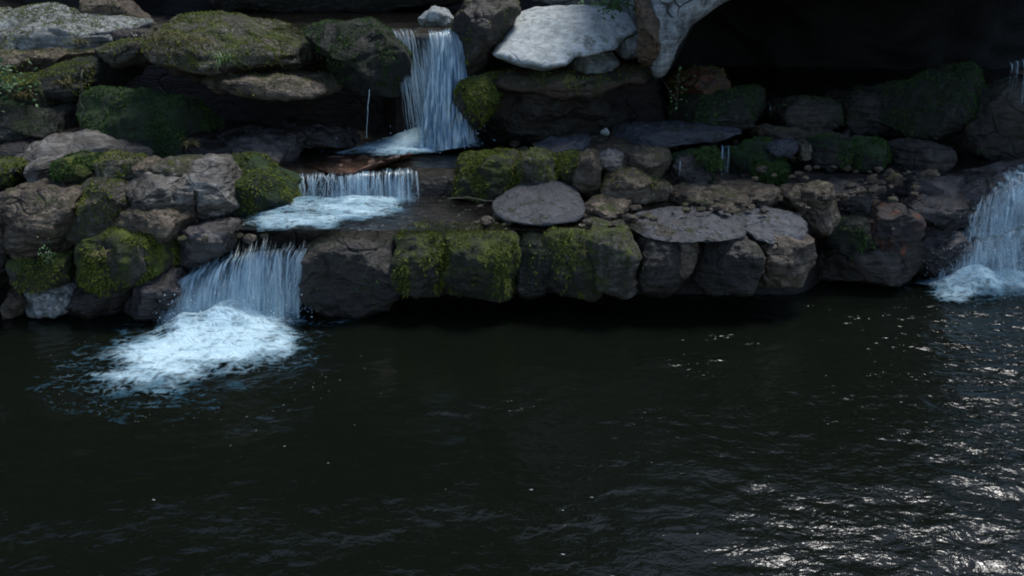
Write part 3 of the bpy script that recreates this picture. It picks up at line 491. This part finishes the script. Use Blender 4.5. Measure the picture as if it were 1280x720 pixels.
# ------------------------------------------------------------------ falls
def sheet(name, lip, base, mat, parent, dens, nu=240, nv=90, lead=.3, off=0.0, rough=.02, seed=0, uvs=1.0, pw=2.0, leadz=.03):
    """lip and base: lists of (px, py, Y) that run across the fall; dens: (top list, bottom list)"""
    L = np.array([at(*q) for q in lip]); B = np.array([at(*q) for q in base])
    u = np.linspace(0, 1, nu); ip = lambda A: np.stack([np.interp(u, np.linspace(0, 1, len(A)), A[:, k]) for k in range(A.shape[1])], 1)
    L, B = ip(L), ip(B); d0 = np.interp(u, np.linspace(0, 1, len(dens[0])), dens[0]); d1 = np.interp(u, np.linspace(0, 1, len(dens[1])), dens[1])
    rows, ds, uv = [], [], []; n0 = max(4, nv // 5); w = np.linalg.norm(L[-1] - L[0])
    jit = .28 * fbm(np.stack([u * w * 2.6, 0 * u + seed, 0 * u], 1), 4)
    L = L + np.stack([0 * u, .05 * fbm(np.stack([u * w * 3, 0 * u + seed + 5, 0 * u], 1), 3), .036 * fbm(np.stack([u * w * 4, 0 * u + 9 + seed, 0 * u], 1), 4)], 1)
    for k in range(nv):
        if k < n0:
            t = 1 - k / n0; Pt = L + np.stack([0 * u, lead * t + 0 * u, leadz * t + 0 * u], 1); dd = d0 - .16 * t - .12 * t * t; vv = -t * lead
        else:
            t = (k - n0) / (nv - 1 - n0); Pt = L.copy()
            Pt[:, :2] += (B[:, :2] - L[:, :2]) * (t ** .8); Pt[:, 2] += (B[:, 2] - L[:, 2]) * (t ** pw); dd = d0 + (d1 - d0) * t; vv = t * max(.2, abs(L[:, 2].mean() - B[:, 2].mean()))
        q = np.stack([u * w * 16, 0 * u + vv * 2.2 + seed, 0 * u + seed * 3.1], 1)
        wv = rough * fbm(q, 3) * min(1, .25 + max(0, k - n0) / nv)
        Pt = Pt + np.stack([wv * .3, -np.abs(wv) * 1.5 - off, wv * .2], 1)
        rows.append(Pt); ds.append(dd + jit * .6); uv.append(np.stack([u * w * uvs + seed * .37, 0 * u + vv], 1))
    return mesh(name, np.concatenate(rows) - np.array(parent.location), grid_faces(nu, nv)[:, ::-1], mat, parent, uv=np.concatenate(uv), dens=np.concatenate(ds))
def strands(parent, lip, base, n, wid=(.003, .009), spread=.07, pw=(1.2, 2.0), seed=0, lean=.05, part=(.35, 1.0), clump=.0):
    L = np.array([at(*q) for q in lip]); B = np.array([at(*q) for q in base]); m = 26; V, Fc = [], []
    for k in range(n):
        for _ in range(20):
            u = rng.random()
            if fbm(np.array([[u * 9, seed + .5, 0]]), 3)[0] > clump + rng.normal(0, .15): break
        u2 = np.clip(u + rng.normal(0, .03), 0, 1)
        a = np.array([np.interp(u, np.linspace(0, 1, len(L)), L[:, q]) for q in range(3)]); b = np.array([np.interp(u2, np.linspace(0, 1, len(B)), B[:, q]) for q in range(3)])
        ln = rng.uniform(*part); t0 = rng.uniform(-.05, max(0, 1 - ln)); t = np.linspace(max(0, t0), min(1, t0 + ln), m); e = rng.uniform(*pw); o = -rng.uniform(0, spread)
        P = np.stack([a[0] + (b[0] - a[0]) * t ** .8 + lean * rng.normal() * t, a[1] + (b[1] - a[1]) * t ** .8 + o * np.sqrt(t + .02), a[2] + (b[2] - a[2]) * t ** e], 1)
        wv = fbm(np.stack([t * 5, 0 * t + k * 1.7, 0 * t + seed], 1), 2); P[:, 0] += .018 * wv * (.3 + t)
        q = np.linspace(0, 1, m); w = rng.uniform(*wid) * np.clip(np.sin(np.pi * np.clip(q * 1.02, .02, 1)) ** .5 * (.55 + .9 * np.abs(fbm(np.stack([q * 7, 0 * q + k * 3.1, 0 * q], 1), 2))), .05, 2)
        s0 = len(V); V += list(np.stack([P - np.stack([w, 0 * w, 0 * w], 1), P + np.stack([0 * w, -.7 * w, 0 * w], 1), P + np.stack([w, 0 * w, 0 * w], 1)], 1).reshape(-1, 3))
        for r in range(m - 1): Fc += [[s0 + 3 * r + c, s0 + 3 * r + c + 1, s0 + 3 * r + c + 4, s0 + 3 * r + c + 3] for c in (0, 1)]
    o = mesh('water_strands', np.array(V) - np.array(parent.location), np.array(Fc), M['strand'], parent); o['kind'] = 'stuff'; return o
def mist(parent, lip, base, dens, off, seed):
    o = sheet('spray_veil', lip, base, M['mist'], parent, dens, nu=80, nv=50, lead=.02, off=off, rough=.05, seed=seed, pw=1.4)
    c = np.zeros(len(o.data.vertices), 'f'); o.data.attributes['cover'].data.foreach_get('value', c)
    u = np.tile(np.linspace(0, 1, 80), 50); o.data.attributes['cover'].data.foreach_set('value', (np.clip(c, 0, 1) * np.minimum(1, np.minimum(u, 1 - u) * 6)).astype('f')); return o
def droplets(parent, pts, r=(.004, .011)):
    D, T = ico(1); n = len(pts); rr = rng.uniform(*r, n)
    V = (pts[:, None, :] + D[None] * rr[:, None, None] * np.array([1, 1, 1.25])).reshape(-1, 3)
    F_ = (T[None] + (np.arange(n) * len(D))[:, None, None]).reshape(-1, 3)
    o = mesh('spray', V - np.array(parent.location), F_, M['drop'], parent); o['kind'] = 'stuff'; return o
def foam(name, label, poly, z, h, hump, soft=.3, n=150, dens=.85, seed=0, mat='foam', core=None):
    pw = np.array([on(a, b, z) for a, b in poly])[:, :2]; lo, hi = pw.min(0) - .6, pw.max(0) + (.6, .12)
    X, Yy = np.meshgrid(np.linspace(lo[0], hi[0], int(n * 1.6)), np.linspace(lo[1], hi[1], n)); q = np.stack([X.ravel(), Yy.ravel()], 1)
    dist = np.full(len(q), 1e9); ins = np.zeros(len(q), bool)
    for a, b in zip(pw, np.roll(pw, -1, 0)):
        e = b - a; t = np.clip(((q - a) @ e) / (e @ e), 0, 1); dist = np.minimum(dist, np.linalg.norm(q - a - t[:, None] * e, axis=1))
        cr = ((a[1] > q[:, 1]) != (b[1] > q[:, 1])) & (q[:, 0] < (b[0] - a[0]) * (q[:, 1] - a[1]) / (b[1] - a[1] + 1e-12) + a[0]); ins ^= cr
    sd = np.where(ins, dist, -dist)
    P = np.stack([q[:, 0], q[:, 1] * 1.2, 0 * q[:, 0] + seed], 1)
    k = sstep(-.05, soft, sd); zz = z + .008 + k * (h * (.6 + .6 * fbm(P * 1.8, 3)) + .18 * h * fbm(P * 6, 2))
    for (hx, hy, hr, hh) in hump:
        c = on(hx, hy, z); zz += hh * np.exp(-((q - c[:2]) ** 2).sum(1) / hr ** 2) * (1 + .35 * fbm(P * 4, 3))
    sw = np.stack([q[:, 0], q[:, 1], 0 * q[:, 0]], 1)
    if core is not None:
        cc = on(core[0], core[1], z)[:2]; e = q - cc; rr = np.hypot(e[:, 0], e[:, 1] * 1.3); th = np.arctan2(e[:, 1], e[:, 0]) + 1.1 * rr
        sw = np.stack([th * 1.1, rr * 3.6, 0 * rr + seed], 1); dens = dens * (.72 + .50 * np.exp(-(rr / core[2]) ** 2))
    dn = dens * sstep(-.26, soft, sd + .16 * fbm(P * 2.2, 4)) + .26 * fbm(sw * 1.3, 4) * sstep(-.1, .2, sd); dn = np.maximum(dn, .43 * sstep(-.55, -.05, sd + .25 * fbm(P * 1.7 + 5, 3)))
    return tag(mesh(name, np.stack([q[:, 0], q[:, 1], zz], 1), grid_faces(int(n * 1.6), n), M[mat], dens=dn), label, kind='stuff')

w = empty('waterfall', at(545, 182, 10.0), 'tall narrow white waterfall at the top dropping between two dark boulders', 'waterfall', 'falls of the stepped cascade')
lip = [(486,36,10.35),(510,36,10.33),(535,38,10.33),(556,40,10.33),(574,42,10.35)]
base = [(512,178,9.92),(530,180,9.9),(548,181,9.88),(568,181,9.88),(594,177,9.92)]
sheet('water_curtain', lip, base, M['fall'], w, ([.47,.41,.40,.60,.80], [.46,.52,.84,1.1,.95]), off=.0, rough=.03, pw=1.5)
sheet('water_curtain', lip[1:], base[1:], M['fall'], w, ([.38,.38,.58,.72], [.42,.66,1.0,.75]), off=.07, rough=.05, seed=3, pw=1.35)
sheet('water_curtain', [(545,40,10.33),(560,41,10.33),(575,44,10.35)], [(526,184,9.8),(552,186,9.75),(588,180,9.8)], M['fall'], w, ([.40,.60,.44], [.74,.95,.74]), off=.1, rough=.07, seed=7, pw=1.2)
mist(w, lip[1:], base[1:], ([-.1, -.1, .15, .35], [.25, .7, .95, .7]), .12, 21)
strands(w, lip, base, 60, (.003, .008), .08, (1.2, 1.9), 1, .03, (.3, 1))
strands(w, lip[2:], base[2:], 110, (.004, .010), .12, (1.1, 1.7), 2, .05, (.4, 1))
strands(w, [(488,38,10.33),(498,38,10.33)], [(520,150,10.0),(528,160,9.98)], 16, (.003, .007), .03, (1.1, 1.5), 3, .02, (.4, 1))
droplets(w, np.stack([rng.normal(-.85, .32, 160), rng.normal(9.75, .12, 160), 1.08 + np.abs(rng.normal(0, .12, 160))], 1), (.003, .008))
foam('foam', 'white foam spreading at the foot of the tall upper fall', [(420,192),(462,183),(505,170),(536,160),(582,162),(600,180),(566,188),(500,194)], 1.08, .05, [(556,170,.22,.16),(520,176,.28,.07)], .16, 130, 1.35, 1, core=(556, 172, .75))

w = empty('waterfall', at(440, 250, 8.7), 'low wide waterfall of thin streams into the middle pool', 'waterfall', 'falls of the stepped cascade')
lip = [(352,226,8.9),(372,220,8.9),(400,216,8.9),(460,214,8.9),(500,212,8.9),(526,212,8.9)]
base = [(356,256,8.72),(372,256,8.7),(400,256,8.7),(460,254,8.7),(500,252,8.7),(530,250,8.72)]
sheet('water_curtain', lip, base, M['fallwide'], w, ([.40,.50,.44,.56,.52,.40], [.44,.50,.56,.64,.64,.42]), nv=60, rough=.02, lead=.18)
sheet('water_curtain', lip, base, M['fallwide'], w, ([.30,.36,.40,.48,.46,.30], [.40,.44,.50,.54,.52,.36]), nv=60, rough=.03, seed=5, off=.04, lead=.1)
mist(w, lip, base, ([-.3, -.3, -.3, -.3, -.3, -.3], [.35, .4, .5, .55, .6, .3]), .06, 22)
strands(w, lip, base, 130, (.002, .008), .07, (1.3, 2.2), 4, .03, (.35, 1), .05)
droplets(w, np.stack([rng.uniform(-2.1, -.9, 240), rng.normal(8.6, .08, 240), .8 + np.abs(rng.normal(0, .10, 240))], 1), (.0015, .004))
foam('foam', 'white foam bank along the foot of the low middle fall', [(312,272),(340,258),(372,251),(440,250),(512,249),(506,262),(470,272),(410,282),(330,287)], .78, .035, [(380,258,.25,.05),(450,256,.3,.05)], .16, 110, .93, 2)

w = empty('waterfall', at(300, 395, 7.45), 'wide lower waterfall curtain pouring into the plunge pool on the left', 'waterfall', 'falls of the stepped cascade')
lip = [(228,352,7.6),(242,340,7.62),(282,325,7.65),(317,313,7.68),(352,310,7.7),(390,310,7.72)]
base = [(196,408,7.42),(214,408,7.4),(264,406,7.38),(312,402,7.4),(348,396,7.45),(374,394,7.5)]
sheet('water_curtain', lip, base, M['fallwide'], w, ([.46,.54,.55,.55,.58,.48], [.74,.70,.68,.68,.72,.60]), nu=320, rough=.03, lead=.3, leadz=.16, pw=1.7)
sheet('water_curtain', lip, base, M['fallwide'], w, ([.36,.44,.46,.48,.50,.40], [.60,.56,.52,.54,.55,.46]), nu=320, rough=.045, lead=.12, leadz=.06, seed=4, off=.05, pw=1.6)
mist(w, lip, base, ([-.25, -.15, -.1, -.1, -.1, -.2], [.65, .65, .6, .6, .7, .5]), .10, 23)
mist(w, lip, base, ([-.3, 0, 0, .0, 0, -.2], [.2, .25, .25, .25, .25, .1]), .02, 24)
strands(w, lip, base, 300, (.002, .007), .11, (1.2, 2.1), 5, .05, (.25, .9), .02)
droplets(w, np.stack([rng.uniform(-3.1, -1.75, 260), rng.normal(7.3, .15, 260), .03 + np.abs(rng.normal(0, .13, 260))], 1), (.002, .006))
foam('foam', 'large swirl of white foam in the pool below the lower fall', [(76,490),(96,446),(136,424),(205,402),(300,386),(380,380),(402,404),(390,446),(340,466),(290,478),(240,506),(180,514),(112,508)], 0.0, .04, [(300,398,.2,.12),(350,388,.15,.19),(236,408,.18,.10),(275,404,.12,.08)], .55, 260, 1.0, 3, core=(272, 424, 1.4))

w = empty('waterfall', at(1225, 355, 8.4), 'broken splashing waterfall at the right edge of the pool', 'waterfall', 'falls of the stepped cascade')
top = [(1192,282,8.66),(1216,254,8.72),(1250,230,8.72),(1290,208,8.75),(1380,196,8.75)]; mid = [(1176,322,8.5),(1204,296,8.48),(1238,290,8.46),(1290,272,8.46),(1380,280,8.46)]; low = [(1164,360,8.3),(1196,364,8.26),(1236,364,8.24),(1300,362,8.24),(1380,362,8.24)]
mid2 = [(a, b + 4, c - .02) for a, b, c in mid]
for sd, of in ((1, .0), (6, .06)):
    sheet('water_curtain', top, mid, M['splash'], w, ([.36,.48,.56,.64,.66], [.46,.56,.60,.62,.64]), nu=200, nv=60, rough=.10, lead=.25, leadz=.05, pw=1.5, off=of, seed=sd)
    sheet('water_curtain', mid2, low, M['splash'], w, ([.34,.44,.50,.52,.54], [.42,.54,.56,.50,.50]), nu=200, nv=60, rough=.10, lead=.08, pw=1.5, off=of, seed=sd + 2)
mist(w, top, low, ([-.3,.0,.1,.2,.2], [.2,.6,.7,.5,.5]), .2, 27); mist(w, top, mid, ([-.3,.0,.2,.3,.3], [.0,.2,.4,.5,.5]), .10, 25); mist(w, mid2, low, ([-.2,.0,.2,.2,.2], [.2,.6,.6,.4,.4]), .12, 26)
strands(w, top, mid, 150, (.002, .007), .12, (1.1, 1.9), 6, .02, (.2, .8)); strands(w, mid2, low, 170, (.002, .007), .12, (1.1, 1.9), 7, .02, (.15, .7))
droplets(w, np.stack([rng.normal(4.80, .28, 2600), rng.normal(8.2, .14, 2600), np.abs(rng.normal(0, .30, 2600))], 1), (.0015, .0040))
foam('foam', 'white foam boiling at the foot of the right fall', [(1150,356),(1176,348),(1216,344),(1262,346),(1340,346),(1340,362),(1250,372),(1200,376),(1164,368)], 0.02, .05, [(1212,360,.2,.17),(1262,358,.3,.12)], .18, 110, 1.15, 4)

def cascade(label, lip, base, d, group='little cascades on the rocks'):
    w = empty('cascade', at(*base[len(base) // 2]), label, 'cascade', group)
    sheet('water_curtain', lip, base, M['fall'], w, d, nu=90, nv=50, rough=.03, lead=.1)
cascade('little broken cascade beside the green mossy mound', [(890,184,9.3),(906,182,9.3),(924,184,9.3)], [(884,214,9.0),(904,218,9.0),(924,214,9.0)], ([.40,.50,.40],[.36,.46,.36]))
cascade('faint trickle down the wet stone left of the green moss clump', [(838,206,8.95),(850,200,8.95),(866,198,8.95)], [(832,222,8.8),(848,226,8.8),(866,224,8.8)], ([.38,.44,.36],[.32,.40,.32]))
cascade('thin trickle at the mouth of the cave', [(950,130,9.95),(957,128,9.95),(965,132,9.95)], [(948,162,9.8),(956,164,9.8),(962,162,9.8)], ([.42,.50,.38],[.36,.42,.32]))
cascade('narrow fall at the right edge beside the cave', [(1252,80,9.25),(1290,74,9.25),(1340,72,9.25)], [(1246,120,9.1),(1286,132,9.1),(1340,132,9.1)], ([.42,.56,.56],[.38,.46,.46]))

# ------------------------------------------------------------------ flecks: bits of foam, and painted glints on the plunge pool
def flecks(name, label, pts, L=(.012, .05)):
    n = len(pts); m = 8; a = np.linspace(0, 2 * math.pi, m, endpoint=False); l = rng.uniform(*L, n) * rng.uniform(.4, 1, n); wd = rng.uniform(.05, .14, n) * l + .001
    rot = rng.normal(0, .35, n); rr = rng.uniform(.6, 1.3, (n, m)); ex = l[:, None] * np.cos(a) * rr; ey = wd[:, None] * 2.2 * np.sin(a) * rr
    X = pts[:, 0, None] + ex * np.cos(rot)[:, None] - ey * np.sin(rot)[:, None]; Yv = pts[:, 1, None] + ex * np.sin(rot)[:, None] + ey * np.cos(rot)[:, None]
    ring = np.stack([X, Yv, np.full_like(X, 0) + pts[:, 2, None] + .006], -1); top = np.stack([pts[:, 0], pts[:, 1], pts[:, 2] + .0075], -1)
    V = np.concatenate([ring, top[:, None]], 1).reshape(-1, 3)
    f = np.array([[k, (k + 1) % m, m] for k in range(m)]); F_ = (f[None] + (np.arange(n) * (m + 1))[:, None, None]).reshape(-1, 3)
    return tag(mesh(name, V, F_, M['fleck']), label, kind='stuff')
def scat(n, f):
    out = [];
    while len(out) < n:
        q = f()
        if q is not None: out.append(q)
    return np.array([on(a, b, zz) for a, b, zz in out])
def f_pool():
    a, b = rng.uniform(-30, 1310), rng.uniform(405, 740)
    d = .10 + .25 * math.exp(-((a - 240) / 230) ** 2 - ((b - 540) / 70) ** 2) + .35 * float(sstep(900, 1250, a)) * math.exp(-((b - 480) / 120) ** 2)
    d *= .35 + .9 * max(0, float(fbm(np.array([[a / 60, b / 30, 1.0]]), 2)[0]) + .3)
    return (a, b, 0.0) if rng.random() < d else None
flecks('foam_glint_flecks', 'scattered white flecks painted as glints on the plunge pool', scat(45, f_pool), (.003, .016))  # flat pale flecks stand in for glints on the ripples
def f_ring():
    t = rng.uniform(0, 2 * math.pi); r = rng.normal(1.05, .09); return (240 + 165 * r * math.cos(t), 458 + 66 * r * math.sin(t), 0.0) if math.sin(t) > -.5 else None
flecks('foam_glint_flecks', 'white bubbles ringing the foam below the lower fall', scat(60, f_ring), (.003, .009))
flecks('foam_glint_flecks', 'white flecks drifting on the middle pool', scat(60, lambda: (rng.uniform(300, 600), rng.uniform(262, 289), .775)), (.008, .035))

# ------------------------------------------------------------------ plants
def blades(name, label, p, n, L, mat, spread=1.0, droop=.9, wid=.008, cat='grass tuft', group=None, part='blades', down=False):
    p = np.array(p, float); V, Fc = [], []
    for k in range(n):
        az = rng.uniform(0, 2 * math.pi); l = L * rng.uniform(.55, 1.1); el = rng.uniform(.2, 1.2); pos = p + np.append(np.clip(rng.normal(0, .03 * spread, 2), -.05 * spread, .05 * spread), 0); d = np.array([math.cos(az) * math.cos(el), math.sin(az) * math.cos(el), (-1 if down else 1) * math.sin(el)])
        sd = np.cross(d, (0, 0, 1)); sd /= np.linalg.norm(sd) + 1e-9; b = len(V)
        for j in range(6):
            ww = wid * (1 - (j / 5) ** 1.5) + .0008; V += [pos - sd * ww, pos + sd * ww]; pos = pos + d * l / 5; d = d + np.array([0, 0, -droop / 5 * 1.6]); d /= np.linalg.norm(d)
        Fc += [[b + 2 * j, b + 2 * j + 1, b + 2 * j + 3, b + 2 * j + 2] for j in range(5)]
    o = tag(mesh(name, np.array(V), np.array(Fc), mat, loc=p, smooth=False), label, cat, group); return o
def leafy(name, label, p, n, ext, mat, size=.03, cat='plant', stem_to=None):
    p = np.array(p, float); V, Fc = [], []
    root = empty(name, p, label, cat); SV, SF = [], []
    for k in range(n):
        c = rng.normal(0, 1, 3) * np.array(ext) * .5; s = size * rng.uniform(.6, 1.25); nrm = np.array([rng.normal(0, .5), -.5 + rng.normal(0, .4), .8]); nrm /= np.linalg.norm(nrm)
        a = np.cross(nrm, rng.normal(size=3)); a /= np.linalg.norm(a); b = np.cross(nrm, a); i = len(V)
        V += [c - a * s, c - a * s * .35 + b * s * .55, c + a * s * .4 + b * s * .45, c + a * s - nrm * s * .25, c + a * s * .4 - b * s * .45, c - a * s * .35 - b * s * .55, c + nrm * s * .12]
        Fc += [[i + j, i + (j + 1) % 6, i + 6] for j in range(6)]
        if k % 6 == 0:
            q = len(SV); e = np.array([0, .03, -.5 * ext[2]]); 
            for t in (0, .5, 1):
                m_ = c * (1 - t) + e * t; SV += [m_ + (-.003, 0, 0), m_ + (.003, 0, 0), m_ + (0, .004, 0)]
            for t in (0, 3): SF += [[q + t, q + t + 1, q + t + 4, q + t + 3], [q + t + 1, q + t + 2, q + t + 5, q + t + 4], [q + t + 2, q + t, q + t + 3, q + t + 5]]
    mesh('leaves', np.array(V), np.array(Fc), mat, root, smooth=False); mesh('stems', np.array(SV), np.array(SF), M['root'], root)
GT = 'grass tufts on the rocks'
blades('fern_tuft', 'bright green fern-like tuft on the face of the great mossy slab', at(279, 78, 8.98), 46, .24, M['fern'], 1.2, 1.1, .007, 'fern', None)
for (a, b, Yv, lab, n, L) in [(196, 50, 9.05, 'yellowish grass fringe at the left end of the great mossy slab', 60, .17), (212, 44, 9.0, 'dry grass hanging beside the left shoulder of the great mossy slab', 60, .17),
        (236, 50, 8.98, 'brown grass clump under the brow of the great mossy slab', 50, .16), (254, 52, 8.96, 'thin brown grass left of the fern-like tuft', 50, .14),
        (100, 52, 11.1, 'dark grass growing at the foot of the pale corner slab', 50, .16), (30, 118, 9.45, 'brown grass on the hummock beneath the leafy plant', 60, .15),
        (78, 104, 9.5, 'drooping brown grass left of the hanging root', 45, .16), (238, 180, 8.85, 'yellow grass wisp at the right of the shaded green boulder', 30, .16), (122, 318, 7.2, 'olive grass wisp on the large low mossy boulder', 30, .11)]:
    blades('grass_tuft', lab, at(a, b, Yv), n, L, M['drygrass'], 1.5, 1.3, .004, 'grass tuft', GT)
leafy('leafy_plant', 'small bright leafy plant at the left edge', at(10, 103, 9.3), 130, (.26, .16, .24), M['leaf'], .026)
leafy('leafy_plant', 'green leaves hanging over the top of the great pale boulder', at(766, 2, 9.75), 160, (.30, .16, .13), M['leaf'], .028)
leafy('leafy_plant', 'tiny green plant on the mossy block of the left bank', at(57, 317, 7.28), 45, (.09, .06, .09), M['leaf'], .013)
leafy('leafy_plant', 'pale sprig of leaves below the foot of the arch', at(848, 112, 9.85), 40, (.16, .08, .26), M['fern'], .018)
def strand(name, label, pts, r, mat, cat):
    P = np.array([at(*q) for q in pts]); t = np.linspace(0, len(P) - 1, 40); P = np.stack([np.interp(t, np.arange(len(P)), P[:, k]) for k in range(3)], 1)
    P = P + np.stack([fbm(P * 14 + 3 * k, 2) for k in range(3)], 1) * r * 1.5; a = np.linspace(0, 2 * math.pi, 8, endpoint=False)
    d = np.gradient(P, axis=0); d /= np.linalg.norm(d, axis=1)[:, None]; e1 = np.cross(d, (0, 1, .2)); e1 /= np.linalg.norm(e1, axis=1)[:, None]; e2 = np.cross(d, e1)
    rr = r * (1 + .5 * fbm(P * 20, 2)) * np.linspace(1.1, .6, 40)
    V = (P[:, None] + rr[:, None, None] * (np.cos(a)[None, :, None] * e1[:, None] + np.sin(a)[None, :, None] * e2[:, None])).reshape(-1, 3)
    i = np.arange(320).reshape(40, 8); j = np.roll(i, -1, 1)
    return tag(mesh(name, V, np.stack([i[:-1], j[:-1], j[1:], i[1:]], -1).reshape(-1, 4), mat), label, cat)
strand('hanging_root', 'thin pale root hanging in front of the shaded green boulder', [(103,86,9.3),(101,98,9.25),(103,112,9.25),(100,126,9.22),(104,138,9.22),(101,152,9.2),(101,171,9.2)], .009, M['root'], 'root')
strand('water_trickle', 'thin trickle of water falling left of the tall upper fall', [(462,112,9.5),(460,130,9.45),(459,150,9.42),(458,172,9.4)], .003, M['drop'], 'trickle')
strand('driftwood_stick', 'thin pale stick lying in the middle pool beside the domed stone', [(560,249,8.6),(585,247,8.55),(605,251,8.5),(628,252,8.45)], .007, M['root'], 'stick')

# ------------------------------------------------------------------ light, camera, render
EL, AZ = R(66), R(42)      # veiled sun high over the right of the gorge
wd = bpy.data.worlds.new('World'); S.world = wd; wd.use_nodes = True; nt = wd.node_tree
sky = nt.nodes.new('ShaderNodeTexSky'); sky.sky_type = 'NISHITA'; sky.sun_disc = False; sky.sun_elevation = EL; sky.sun_rotation = AZ
bg = nt.nodes['Background']; bg.inputs[1].default_value = .08; nt.links.new(sky.outputs[0], bg.inputs[0])
su = bpy.data.lights.new('sun', 'SUN'); su.energy = 1.5; su.angle = R(16); su.color = (1, .98, .95)
so = bpy.data.objects.new('sun', su); C.objects.link(so)
dirv = Vector((math.sin(AZ) * math.cos(EL), math.cos(AZ) * math.cos(EL), math.sin(EL)))
so.rotation_euler = (-dirv).to_track_quat('-Z', 'Y').to_euler(); so.location = (0, -4, 12)
cam = bpy.data.cameras.new('camera'); co = bpy.data.objects.new('camera', cam); C.objects.link(co); S.camera = co
cam.sensor_width = 36; cam.lens = 36 * F / 1280; cam.clip_end = 500; co.location = (0, 0, CAM_Z); co.rotation_euler = (R(90) - PITCH, 0, 0)
S.view_settings.view_transform = 'Standard'; S.view_settings.look = 'None'; S.view_settings.exposure = 1.05; S.view_settings.gamma = 1
S.render.engine = 'CYCLES'; S.cycles.use_denoising = True; S.cycles.transparent_max_bounces = 16; S.cycles.max_bounces = 6; S.cycles.filter_width = 1.9
S.cycles.sample_clamp_indirect = 4
